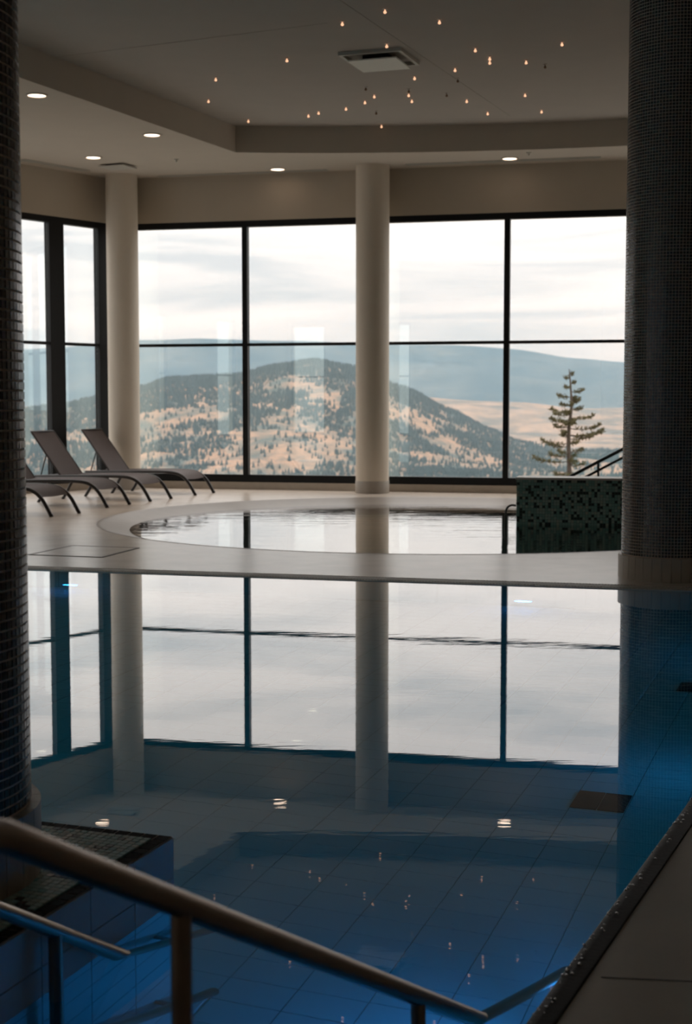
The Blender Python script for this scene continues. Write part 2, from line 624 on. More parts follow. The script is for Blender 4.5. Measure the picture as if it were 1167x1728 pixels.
phi = math.atan2(-ft.y, -ft.x)
p0 = fe0 + ft * 0.55
for k in range(275):
    p = p0 + ft * (0.0255 * k) + fn * (0.028 + (GUT - 0.030) / 2)
    piece(sl_me, 'slat', gut, (p.x, p.y, 0.001), (0, 0, phi - 0.22))

# black wet kerb on the right pool edge
g = MB()
r0, r1 = Vector((-0.424, 1.38, 0)), Vector((3.80, 10.84, 0))
rt = (r1 - r0).normalized(); rn = Vector((rt.y, -rt.x, 0))
prof = [(0.0, -0.05), (-0.004, 0.0), (0.0, 0.016), (0.008, 0.021), (0.028, 0.022), (0.040, 0.019), (0.052, 0.020), (0.062, 0.018), (0.066, 0.010), (0.066, -0.02)]
m_ = 60
vs = []; fs = []
for i in range(m_ + 1):
    p = r0 + (r1 - r0) * (i / m_)
    for d, z in prof: vs.append((p.x + rn.x * d, p.y + rn.y * d, z))
for i in range(m_):
    for k in range(len(prof) - 1):
        a = i * len(prof) + k
        fs.append((a, a + 1, a + 1 + len(prof), a + len(prof)))
g.add(vs, fs)
g.smooth = True
kerb = g.build('pool_kerb', 'black_edge')
struct(kerb, 'wet black kerb along the right pool edge')
# water beads on the kerb
bead = MB().lathe((0, 0, 0), [(0.0001, 0.004), (0.004, 0.0032), (0.006, 0.0)], 8)
bead.smooth = True
mat('water_bead', (0.35, 0.35, 0.36), 0.05, metal=1.0)
g = MB()
for k in range(150):
    s_ = random.uniform(2.0, 5.4); d = random.uniform(0.004, 0.03)
    p = r0 + rt * s_ + rn * d
    sc_ = random.uniform(0.35, 1.0)
    g.add([(p.x + x * sc_ * 1.0, p.y + y * sc_ * 1.3, 0.0205 + z * sc_) for x, y, z in bead.v], bead.f)
g.smooth = True
o = g.build('water_beads', 'water_bead', kerb); o['kind'] = 'stuff'
# deck joints on the right
g = MB()
for p, q in (((0.66, 3.575), (1.6, 3.47)), ((1.0, 3.2), (1.6, 4.5))):
    g.bar((p[0], p[1], DZ), (q[0], q[1], DZ), 0.005, 0.002)
g.build('joint', 'hatch_seam', deck)

# stairs into the pool (below the rails)
st = MB()
for i in range(1, 6):
    s0, s1 = 0.32 * (i - 1), 0.32 * i
    pl0 = (POOL[5][0] + A[0] * s0, POOL[5][1] + A[1] * s0); pl1 = (POOL[5][0] + A[0] * s1, POOL[5][1] + A[1] * s1)
    pr0 = (POOL[0][0] + rt.x * s0, POOL[0][1] + rt.y * s0); pr1 = (POOL[0][0] + rt.x * s1, POOL[0][1] + rt.y * s1)
    o = MB().slab([pl0, pr0, pr1, pl1], [], -1.0, -0.165 * i)
    o.build('step', 'basin_tile', basin)

# raised platform with mosaic top at the left
PW = 3.2; PL = 2.5
pc = Vector((PC[0], PC[1], 0))
ca = Vector((A[0], A[1], 0)); cb = Vector((B[0], B[1], 0))
poly = [pc, pc - cb * PW, pc - cb * PW - ca * PL, pc - ca * PL]
plat = MB().slab([(p.x, p.y) for p in poly], [], -1.0, 0.197).build('mosaic_platform', 'pool_grout')
struct(plat, 'low tiled platform with a mosaic top beside the steps')
# side tiles, right and far faces
wt = MB().box((0, 0, 0), (0.006, 0.2385, 0.117)).build('wall_tile', 'wall_tile'); wt_me = wt.data; bpy.data.objects.remove(wt)
for i in range(10):
    for j in range(10):
        p = pc - ca * (0.2425 * (i + 0.5)) + cb * 0.002
        piece(wt_me, 'wall_tile', plat, (p.x, p.y, 0.197 - 0.0605 - 0.121 * j), (0, 0, -AX))
for i in range(13):
    for j in range(3):
        p = pc - cb * (0.2425 * (i + 0.5)) + ca * 0.002
        piece(wt_me, 'wall_tile', plat, (p.x, p.y, 0.197 - 0.0605 - 0.121 * j), (0, 0, math.pi / 2 - AX))
MB().slab([(p.x, p.y) for p in poly], [], 0.190, 0.1975).build('mosaic_bed', 'mosaic_grout', plat)
MB().slab([(p.x, p.y) for p in (pc - cb * 0.045 - ca * 0.045, pc - cb * (PW - 0.05) - ca * 0.045, pc - cb * (PW - 0.05) - ca * (PL - 0.05), pc - cb * 0.045 - ca * (PL - 0.05))], [], 0.190, 0.1985).build('mosaic_bed', 'teal_grout', plat)
# border tiles
bt = MB().box((0, 0, 0), (0.0405, 0.0405, 0.007)).build('border_tile', 'border_black'); bt_me = bt.data; bpy.data.objects.remove(bt)
for i in range(44):
    p = pc - cb * (0.0225 + 0.045 * i) - ca * 0.0225
    piece(bt_me, 'border_tile', plat, (p.x, p.y, 0.1955), (0, 0, -AX))
for i in range(1, 48):
    p = pc - cb * 0.0225 - ca * (0.0225 + 0.045 * i)
    piece(bt_me, 'border_tile', plat, (p.x, p.y, 0.1955), (0, 0, -AX))
items = []
for i in range(80):
    for j in range(92):
        p = pc - cb * (0.045 + 0.0235 * (i + 0.5)) - ca * (0.045 + 0.0235 * (j + 0.5))
        v = noise.noise(Vector((i * 0.35, j * 0.35, 3)))
        mi = random.choice((0, 3)) if v < -0.22 else random.choice((1, 2, 2, 1, 4))
        items.append(((p.x, p.y, 0.198), tuple(cb), tuple(ca), (0, 0, 1), mi))
o = tile_mesh('mosaic_tiles', items, 0.0215, 0.0215, 0.004, ['teal_black', 'teal_light', 'teal_grey', 'mosaic_brown', 'teal_mid'], plat)
o['kind'] = 'stuff'

# ------------------------------------------------------------------ round tub
tub = MB()
tub.lathe((TUB[0], TUB[1], 0), [(TUB_W - 0.02, -0.10), (TUB_W - 0.02, -1.0), (0.01, -1.0)], 96)
o = tub.build('tub_basin', 'tub_tile', smooth=True); wall_uv(o); struct(o, 'teal tiled basin of the round pool')
rim = MB().lathe((TUB[0], TUB[1], 0), [(TUB_R + 0.004, DZ - 0.03), (TUB_R + 0.002, DZ + 0.002), (TUB_R - 0.02, DZ + 0.003), (TUB_R - 0.06, DZ - 0.012), (TUB_W + 0.02, -0.078), (TUB_W - 0.02, -0.078), (TUB_W - 0.02, -0.12)], 128)
o = rim.build('tub_rim', 'rim_tile', smooth=True); struct(o, 'sloping stone rim around the round pool')
g = MB()
k_ = 128
g.add([(TUB[0] + (TUB_W + 0.03) * math.cos(2 * math.pi * i / k_), TUB[1] + (TUB_W + 0.03) * math.sin(2 * math.pi * i / k_), -0.07) for i in range(k_)], [tuple(range(k_))])
struct(g.build('tub_water', 'tub_water'), 'rippled water in the round pool')

# teal mosaic block standing in the round tub
b0 = Vector((2.17, 18.05, 0)); bd = Vector((0.979, -0.205, 0)); bn = Vector((-0.205, -0.979, 0))
BL, BD, BT = 2.55, 0.40, 0.50
blk = thing('mosaic_block', (b0.x + bd.x * BL / 2, b0.y + bd.y * BL / 2, -1.0), 'low teal and black mosaic wall standing in the round pool', 'wall')
cr_ = [b0, b0 + bd * BL, b0 + bd * BL - bn * BD, b0 - bn * BD]
MB().slab([(p.x, p.y) for p in cr_], [], -1.0, BT).build('core', 'teal_grout', blk)
items = []
def teal_pick(): return random.choices((0, 1, 2, 3), (0.24, 0.42, 0.25, 0.09))[0]
for i in range(int(BL / 0.036)):
    for j in range(19):
        p = b0 + bd * (0.036 * (i + 0.5)) + bn * 0.0005
        items.append(((p.x, p.y, BT - 0.036 * (j + 0.5)), tuple(bd), (0, 0, 1), tuple(bn), teal_pick()))
for i in range(11):
    for j in range(19):
        p = b0 - bn * (0.036 * (i + 0.5)) - bd * 0.0005
        items.append(((p.x, p.y, BT - 0.036 * (j + 0.5)), tuple(-bn * -1), (0, 0, 1), tuple(-bd), teal_pick()))
o = tile_mesh('mosaic_tiles', items, 0.0325, 0.0325, 0.003, ['teal_black', 'teal_mid', 'teal_light', 'teal_grey'], blk)
o['kind'] = 'stuff'
e_ = [b0 - bd * 0.012 + bn * 0.012, b0 + bd * BL + bn * 0.012, b0 + bd * BL - bn * (BD + 0.012), b0 - bd * 0.012 - bn * (BD + 0.012)]
MB().slab([(p.x, p.y) for p in e_], [], BT, BT + 0.028).build('cap', 'white_cap', blk)
# grab bar on the end of the block
q0 = b0 - bd * 0.016 + bn * -0.1
pts = smooth_path([(q0.x, q0.y, 0.16), (q0.x - 0.06, q0.y + 0.01, 0.165), (q0.x - 0.11, q0.y + 0.02, 0.13), (q0.x - 0.13, q0.y + 0.03, 0.05), (q0.x - 0.13, q0.y + 0.03, -0.12), (q0.x - 0.11, q0.y + 0.03, -0.40)], 5)
o = MB().tube(pts, 0.014, 10).build('grab_bar', 'rail_dark', loc=(q0.x, q0.y, 0.0))
tag(o, 'small dark curved grab bar at the end of the teal mosaic wall', 'grab bar')

# stair railing behind the block
sr = thing('stair_railing', (3.3, 19.0, 0.012), 'dark sloping double railing behind the teal mosaic wall', 'railing')
def rp(x, dz=0.0, y=19.0): return (x, y, 0.48 + (x - 2.98) * 0.525 + dz)
MB().tube([(2.28, 19.0, 0.115), rp(2.9), rp(4.6)], 0.022, 10).build('top_rail', 'rail_dark', sr)
MB().tube([(2.30, 19.0, 0.03), rp(2.9, -0.115), rp(4.6, -0.115)], 0.018, 10).build('lower_rail', 'rail_dark', sr)
for x in (2.45, 3.37, 4.3):
    MB().tube([(x, 19.0, -1.0), rp(x, -0.01)], 0.017, 10).build('post', 'rail_dark', sr)

# ------------------------------------------------------------------ floor hatch
hp = [Vector((-2.81, 14.55, 0)), Vector((-2.10, 14.32, 0)), Vector((-2.32, 13.46, 0)), Vector((-3.06, 13.69, 0))]
hat = thing('floor_hatch', (-2.57, 14.0, DZ), 'flush square access hatch in the deck between the pool and the loungers', 'hatch')
g = MB()
g.slab([(p.x, p.y) for p in hp[::-1]], [], DZ - 0.004, DZ + 0.003)
g.build('cover', 'deck_tile', hat)
g = MB()
for i in range(4):
    p, q = hp[i], hp[(i + 1) % 4]
    g.bar((p.x, p.y, DZ + 0.001), (q.x, q.y, DZ + 0.001), 0.032, 0.006)
g.build('frame', 'hatch_seam', hat)
g = MB()
# a drain slot running left from the hatch
g.bar((-3.06, 13.69, DZ), (-3.9, 13.93, DZ), 0.03, 0.006)
g.build('joint', 'hatch_seam', deck)

# ------------------------------------------------------------------ ceiling
arc = []
# far edge of the raised field bends away to the right
h0 = 0.06; x, y = -1.66, 21.74
h = h0
while x < 8.6:
    arc.append((x, y))
    x += 0.5 * math.cos(h); y += 0.5 * math.sin(h)
    h -= 0.5 / 17.0
rec = [(-1.66 - 0.4235 * 26.0, 21.74 - 26.0)] + [(8.6, -4.26)] + [(8.6, arc[-1][1])] + arc[::-1]
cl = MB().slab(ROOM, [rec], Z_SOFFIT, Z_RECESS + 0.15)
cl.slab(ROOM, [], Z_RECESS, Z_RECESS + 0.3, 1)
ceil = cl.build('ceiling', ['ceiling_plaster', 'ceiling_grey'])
struct(ceil, 'plaster ceiling with a raised field and lowered border')
g = MB()
g.bar((-0.25, 14.55, Z_RECESS), (2.38, 21.0, Z_RECESS), 0.012, 0.004)
g.bar((-3.6, 17.5, Z_RECESS), (-0.2, 15.9, Z_RECESS), 0.010, 0.004)
g.build('seam', 'seam_line', ceil)

# ------------------------------------------------------------------ walls and windows
def wall_strip(name, p, q, z0, z1, thick, material, inward, label):
    p, q = Vector((p[0], p[1], 0)), Vector((q[0], q[1], 0))
    nrm = Vector((inward[0], inward[1], 0)) * -thick
    o = MB().slab([(v.x, v.y) for v in ((p, p + nrm, q + nrm, q))], [], z0, z1).build(name, material)
    return struct(o, label)
FN = (-0.2334, -0.9724); LN = (0.799, -0.602)
ZG0, ZT, ZG1, ZF = 0.26, 2.43, 4.37, 4.47
XM = [-3.86, -1.685, 0.44, 2.555, 4.68, 6.80, 8.92]
wall_strip('wall_front', CORNER, front(10.0), ZF, Z_RECESS, 0.3, 'wall_plaster', FN, 'beige wall band above the front windows')
wall_strip('wall_front_end', front(8.92), front(10.0), 0, ZF, 0.3, 'wall_plaster', FN, 'beige wall pier at the right end of the front windows')
SM = [0.0, 0.335, 1.315, 3.4, 5.6, 7.8]
wall_strip('wall_left', CORNER, left(22), ZF, Z_RECESS, 0.3, 'wall_plaster', LN, 'beige wall band above the left windows')
wall_strip('wall_left_solid', left(7.8), left(22), 0, ZF, 0.3, 'wall_plaster', LN, 'plain wall beyond the left windows')
wall_strip('baseboard_front', CORNER, front(10.0), 0.0, 0.135, 0.3, 'sill_stone', FN, 'stone upstand under the front windows')
wall_strip('baseboard_left', CORNER, left(7.8), 0.0, 0.135, 0.3, 'sill_stone', LN, 'stone upstand under the left windows')

def window(idx, p, q, inward, wl, wr, label):
    """one bay: posts at both ends (half widths wl, wr), head, sill, transom, two panes"""
    p, q = Vector((p[0], p[1], 0)), Vector((q[0], q[1], 0))
    t = (q - p).normalized(); nn = Vector((inward[0], inward[1], 0))
    Lg = (q - p).length
    root = bpy.data.objects.new('window_%d' % idx, None)
    COL.objects.link(root)
    root.location = (p.x, p.y, 0.135); WL[root.name] = (p.x, p.y, 0.135)
    struct(root, label)
    def quad(a, b, z0, z1, d0, d1):
        c = [p + t * a - nn * d0, p + t * b - nn * d0, p + t * b - nn * d1, p + t * a - nn * d1]
        if (c[1] - c[0]).cross(c[2] - c[1]).z < 0: c = c[::-1]
        return MB().slab([(v.x, v.y) for v in c], [], z0, z1)
    quad(0, Lg, ZG1, ZF, 0.0, 0.12).build('head', 'dark_frame', root)
    quad(0, Lg, 0.135, ZG0, 0.02, 0.14).build('sill', 'dark_frame', root)
    quad(0, wl, ZG0, ZG1, 0.0, 0.12).build('mullion', 'dark_frame', root)
    quad(Lg - wr, Lg, ZG0, ZG1, 0.0, 0.12).build('mullion', 'dark_frame', root)
    quad(wl, Lg - wr, ZT - 0.024, ZT + 0.024, 0.01, 0.10).build('transom', 'dark_frame', root)
    quad(wl, Lg - wr, ZG0, ZT - 0.024, 0.055, 0.067).build('pane', 'window_glass', root)
    quad(wl, Lg - wr, ZT + 0.024, ZG1, 0.055, 0.067).build('pane', 'window_glass', root)
    return root
wi = 1
wlabels = ['tall window between the corner column and the first slim mullion', 'tall window left of the middle white column', 'tall window right of the middle white column', 'tall window behind the lone conifer', 'tall window beyond the right mosaic column', 'last tall front window']
for k in range(6):
    window(wi, front(XM[k]), front(XM[k + 1]), FN, 0.045, 0.045, wlabels[k]); wi += 1
llabels = ['', 'narrow left window beside the corner column', 'left window behind the loungers past the thick post', 'left window hidden by the mosaic column', 'far left window']
for k in range(1, 5):
    window(wi, left(SM[k]), left(SM[k + 1]), LN, {1: 0.065, 2: 0.155}.get(k, 0.05), {1: 0.155}.get(k, 0.05), llabels[k]); wi += 1
# corner post
p = CORNER
o = MB().slab([CORNER, (CORNER[0] + LD[0] * 0.335, CORNER[1] + LD[1] * 0.335), (CORNER[0] + LD[0] * 0.335 - LN[0] * 0.12, CORNER[1] + LD[1] * 0.335 - LN[1] * 0.12), (CORNER[0] + 0.02, CORNER[1] + 0.14)], [], 0.135, ZF).build('trim_1', 'dark_frame')
struct(o, 'dark corner post where the window walls meet')

# remaining walls of the hall, each with tall windows behind the viewer
def pierced(name, p, q, inward, openings, label, idx0):
    p, q = Vector((p[0], p[1], 0)), Vector((q[0], q[1], 0))
    t = (q - p).normalized(); Lg = (q - p).length
    cuts = [0.0]
    for a, b in openings: cuts += [a, b]
    cuts.append(Lg)
    nn = Vector((inward[0], inward[1], 0)) * -0.3
    g = MB()
    for i in range(0, len(cuts), 2):
        a, b = p + t * cuts[i], p + t * cuts[i + 1]
        g.slab([(v.x, v.y) for v in (a, a + nn, b + nn, b)], [], 0, Z_RECESS)
    for a_, b_ in openings:
        a, b = p + t * a_, p + t * b_
        g.slab([(v.x, v.y) for v in (a, a + nn, b + nn, b)], [], ZF, Z_RECESS)
        g.slab([(v.x, v.y) for v in (a, a + nn, b + nn, b)], [], 0, 0.135)
    struct(g.build(name, 'wall_plaster'), label)
    for k, (a_, b_) in enumerate(openings):
        a, b = p + t * a_, p + t * b_
        window(idx0 + k, (a.x, a.y), (b.x, b.y), inward, 0.04, 0.04, 'tall window behind the viewer')
pw0 = left(22)
pierced('wall_west', pw0, (-17.15, -5.0), (1, 0), [(pw0[1] - 6.3, pw0[1] - 3.4), (pw0[1] - 0.2, pw0[1] + 1.1)], 'side wall behind the viewer on the left', wi); wi += 2
pierced('wall_back', (-17.15, -5.0), (10, -5), (0, 1), [(0.2, 1.7), (3.85, 5.35)], 'wall behind the viewer', wi); wi += 2
wall_strip('wall_right', (10, -5), front(10), 0, Z_RECESS, 0.3, 'wall_plaster', (-1, 0), 'right wall of the hall')

# ------------------------------------------------------------------ columns
def white_column(c, r, label):
    t = thing('white_column', (c[0], c[1], DZ), label, 'column', 'round white columns at the window wall')
    g = MB().lathe((c[0], c[1], 0), [(r, 0.21), (r, Z_SOFFIT)], 64); g.smooth = True
    g.build('shaft', 'column_paint', t)
    g = MB().lathe((c[0], c[1], 0), [(r + 0.006, DZ), (r + 0.006, 0.205), (r + 0.001, 0.212)], 64); g.smooth = True
    g.build('foot_band', 'column_foot', t)
white_column((0.425, 22.98), 0.268, 'white round column in the middle of the window wall')
white_column((-3.72, 23.93), 0.262, 'white round column at the left corner beside the loungers')

MROW, MCOL = 0.0262, 96
def mosaic_column(c, r, zb, zt, label, single):
    t = thing('mosaic_column', (c[0], c[1], zb), label, 'column', 'dark mosaic columns in the foreground')
    g = MB().lathe((c[0], c[1], 0), [(r - 0.002, zb), (r - 0.002, zt)], 96); g.smooth = True
    g.build('shaft', 'mosaic_grout', t)
    z0 = zb + 0.20
    rows = int((zt - z0) / MROW)
    w = 2 * math.pi * r / MCOL
    items = []; solo = []
    for i in range(MCOL):
        g_ = 2 * math.pi * (i + 0.5) / MCOL
        nrm = (math.cos(g_), math.sin(g_), 0); u = (-math.sin(g_), math.cos(g_), 0)
        for j in range(rows):
            z = z0 + MROW * (j + 0.5)
            mi = random.choices((0, 1, 2, 3), (0.5, 0.22, 0.16, 0.12))[0]
            jn = (nrm[0] + random.gauss(0, 0.02), nrm[1] + random.gauss(0, 0.02), random.gauss(0, 0.02))
            pos = (c[0] + nrm[0] * (r - 0.0025), c[1] + nrm[1] * (r - 0.0025), z)
            it = (pos, u, (0, 0, 1), jn, mi)
            if single and single(i, g_, z): solo.append(it)
            else: items.append(it)
    tm = ['mosaic_dark', 'mosaic_brown', 'mosaic_plum', 'mosaic_olive']
    o = tile_mesh('mosaic_tiles', items, w - 0.0042, MROW - 0.0042, 0.003, tm, t)
    o['kind'] = 'stuff'
    if solo:
        mes = []
        for q in range(4):
            v, f, m = tile_boxes([((0, 0, 0), (0, 1, 0), (0, 0, 1), (1, 0, 0), 0)], w - 0.0042, MROW - 0.0042, 0.003)
            me = bpy.data.meshes.new('tile'); me.from_pydata(v.tolist(), [], f.tolist()); me.materials.append(MATS[tm[q]]); mes.append(me)
        for pos, u, v, jn, mi in solo[:300]:
            piece(mes[mi], 'tile', t, pos, (0, random.gauss(0, 0.02), math.atan2(jn[1], jn[0])))
    # foot ring of pale tiles
    seg = 34
    pr = 2 * math.pi / seg
    ro = r + 0.026
    vs = []; k4 = 4
    for zz in (0.0, 0.195):
        for rr in (r - 0.005, ro):
            for q in range(k4):
                a = (q / (k4 - 1) - 0.5) * pr * 0.96
                vs.append((rr * math.cos(a), rr * math.sin(a), zz))
    fs = []
    for q in range(3):
        fs += [(4 + q, 5 + q, 13 + q, 12 + q), (8 + q, 12 + q, 13 + q, 9 + q), (0 + q, 1 + q, 5 + q, 4 + q)]
    fs += [(0, 4, 12, 8), (3, 11, 15, 7)]
    me = bpy.data.meshes.new('foot_tile'); me.from_pydata(vs, [], fs); me.materials.append(MATS['base_tile'])
    for q in range(seg):
        piece(me, 'foot_tile', t, (c[0], c[1], zb), (0, 0, q * pr))
# the near column: the strip of tiles turned to the viewer is built tile by tile
LCX, LCY, LCR = -1.255, 3.82, 0.385
cand = []
def near_single(i, g_, z):
    deg = math.degrees(g_) % 360
    return 308 < deg < 319 and 0.55 < z < 3.15
mosaic_column((LCX, LCY), LCR, 0.20, Z_SOFFIT, 'dark mosaic column on the tiled platform beside the handrails', near_single)
mosaic_column((2.735, 11.97), 0.40, DZ, Z_RECESS, 'dark mosaic column on the deck at the far pool edge', None)

# ------------------------------------------------------------------ ceiling fittings
def downlight(x, y, label):
    t = thing('recessed_downlight', (x, y, Z_SOFFIT), label, 'ceiling light', 'recessed downlights in the lowered ceiling')
    g = MB().lathe((x, y, Z_SOFFIT), [(0.135, 0.0), (0.133, -0.012), (0.112, -0.016), (0.108, -0.004)], 32); g.smooth = True
    g.build('trim_ring', 'lamp_trim', t)
    g = MB().lathe((x, y, Z_SOFFIT), [(0.109, -0.006), (0.06, -0.016), (0.001, -0.019)], 32); g.smooth = True
    g.build('lens', 'downlight_glow', t)
    ld = bpy.data.lights.new('downlight', 'SPOT')
    ld.energy = 70; ld.color = (1.0, 0.72, 0.5); ld.spot_size = math.radians(52); ld.spot_blend = 0.8; ld.shadow_soft_size = 0.08
    lo = bpy.data.objects.new('lamp', ld); COL.objects.link(lo); lo.parent = t; lo.location = (0, 0, -0.05)
for x, y, lab in ((-3.77, 17.70, 'glowing recessed downlight nearest the left mosaic column'), (-2.72, 20.30, 'glowing recessed downlight close to the edge of the raised ceiling'), (-3.87, 22.15, 'glowing recessed downlight beside the slot vent over the loungers'), (-1.10, 23.27, 'glowing recessed downlight above the first front window'), (2.52, 22.25, 'glowing recessed downlight right of the middle white column')):
    downlight(x, y, lab)

STARS = [(0.41, 15.33), (-0.04, 15.82), (1.01, 15.75), (0.47, 16.79), (1.51, 16.99), (2.48, 16.71), (-0.71, 17.48), (2.18, 17.59), (1.72, 17.40), (1.74, 17.60), (1.35, 17.99), (-1.66, 18.51), (-1.88, 19.83), (-1.43, 21.22), (0.87, 18.44), (2.40, 19.45), (1.65, 19.83), (2.02, 20.67), (2.77, 20.54), (0.84, 19.45), (0.90, 19.83), (0.38, 19.53), (0.26, 19.91), (0.0, 20.34), (-0.39, 20.63), (-0.54, 20.84), (0.53, 21.62)]
DIM = [(0.83, 19.20), (1.35, 19.45), (0.43, 20.63), (2.44, 17.81), (0.26, 19.06), (1.43, 18.58)]
ORD = ('first second third fourth fifth sixth seventh eighth ninth tenth eleventh twelfth thirteenth fourteenth fifteenth sixteenth seventeenth eighteenth nineteenth twentieth '
       'twenty-first twenty-second twenty-third twenty-fourth twenty-fifth twenty-sixth twenty-seventh').split()
def star(x, y, lit):
    rank = ORD[sorted(STARS if lit else DIM, key=lambda q: q[0] / q[1]).index((x, y))]
    t = thing('star_light', (x, y, Z_RECESS), ('tiny glowing orange crystal light in the raised ceiling, %s lit one from the left' if lit else 'tiny unlit crystal light in the raised ceiling, %s dark one from the left') % rank, 'ceiling light', 'lit star lights' if lit else 'unlit star lights')
    g = MB().lathe((x, y, Z_RECESS), [(0.024, 0.0), (0.022, -0.008), (0.008, -0.010)], 12); g.build('bezel', 'lamp_trim', t)
    g = MB().lathe((x, y, Z_RECESS), [(0.004, -0.008), (0.007, -0.018), (0.018, -0.038), (0.012, -0.048), (0.001, -0.053)], 8)
    g.build('crystal', 'star_glow' if lit else 'crystal_unlit', t)
for s_ in STARS: star(*s_, True)
for s_ in DIM: star(*s_, False)

# air cassette in the raised ceiling
ct = Vector((0.40, 17.45, 0))
cu = Vector((0.945, -0.326, 0)); cv = Vector((0.326, 0.945, 0))
cas = thing('air_diffuser', (ct.x, ct.y, Z_RECESS), 'square white air diffuser panel in the raised ceiling among star lights', 'vent')
def csq(s0, s1, z0, z1, nm, mt):
    a = [ct - cu * s0 - cv * s1, ct + cu * s0 - cv * s1, ct + cu * s0 + cv * s1, ct - cu * s0 + cv * s1]
    return MB().slab([(v.x, v.y) for v in a], [], z0, z1).build(nm, mt, cas)
csq(0.30, 0.30, Z_RECESS - 0.095, Z_RECESS - 0.080, 'face_panel', 'vent_panel')
csq(0.16, 0.16, Z_RECESS - 0.080, Z_RECESS, 'neck', 'dark_frame')
g = MB()
for sgn in (-1, 1):
    g.bar(ct + cv * 0.37 * sgn - cu * 0.39 + Vector((0, 0, Z_RECESS - 0.02)), ct + cv * 0.37 * sgn + cu * 0.39 + Vector((0, 0, Z_RECESS - 0.02)), 0.04, 0.04)
    g.bar(ct + cu * 0.37 * sgn - cv * 0.35 + Vector((0, 0, Z_RECESS - 0.02)), ct + cu * 0.37 * sgn + cv * 0.35 + Vector((0, 0, Z_RECESS - 0.02)), 0.04, 0.04)
g.build('frame', 'vent_metal', cas)

# slot vents and small fittings in the lowered ceiling
def slot_vent(p, q, label, w=0.12):
    mid = ((p[0] + q[0]) / 2, (p[1] + q[1]) / 2, Z_SOFFIT)
    t = thing('slot_vent', mid, label, 'vent', 'slot vents in the lowered ceiling')
    P, Q = Vector((*p, Z_SOFFIT - 0.004)), Vector((*q, Z_SOFFIT - 0.004))
    d = (Q - P).normalized(); sd = Vector((d.y, -d.x, 0))
    g = MB()
    for s_ in (-1, 1): g.bar(P + sd * w / 2 * s_, Q + sd * w / 2 * s_, 0.02, 0.012)
    g.build('frame', 'vent_metal', t)
    MB().bar(P, Q, w - 0.02, 0.004).build('slot', 'seam_line', t)
    for k in (-0.25, 0.0, 0.25):
        MB().bar(P + sd * w * k, Q + sd * w * k, 0.008, 0.010).build('blade', 'vent_metal', t)
slot_vent((0.95, 22.85), (3.9, 22.14), 'long slot vent in the ceiling above the right front windows')
slot_vent((-3.1, 24.02), (-0.3, 23.35), 'long slot vent in the ceiling above the left front windows')
slot_vent((-4.2, 23.42), (-5.0, 22.36), 'slot vent in the ceiling above the left windows')
av = thing('air_vent', (-3.62, 22.92, Z_SOFFIT), 'flat square air vent in the ceiling in front of the corner column', 'vent')
MB().box((-3.62, 22.92, Z_SOFFIT - 0.03), (0.46, 0.40, 0.015), -0.4).build('face_panel', 'vent_metal', av)
MB().box((-3.62, 22.92, Z_SOFFIT - 0.012), (0.30, 0.26, 0.024), -0.4).build('neck', 'dark_frame', av)
for x, y, lab in ((-2.62, 22.35, 'small round sprinkler head in the ceiling left of the first window light'), (2.75, 21.75, 'small round sprinkler head at the edge of the raised ceiling')):
    t = thing('sprinkler_head', (x, y, Z_SOFFIT), lab, 'sprinkler')
    g = MB().lathe((x, y, Z_SOFFIT), [(0.04, 0.0), (0.04, -0.008), (0.012, -0.012)], 16); g.build('rosette', 'vent_metal', t)
    g = MB().lathe((x, y, Z_SOFFIT), [(0.010, -0.01), (0.010, -0.04), (0.026, -0.044), (0.001, -0.048)], 12); g.build('nozzle', 'vent_metal', t)

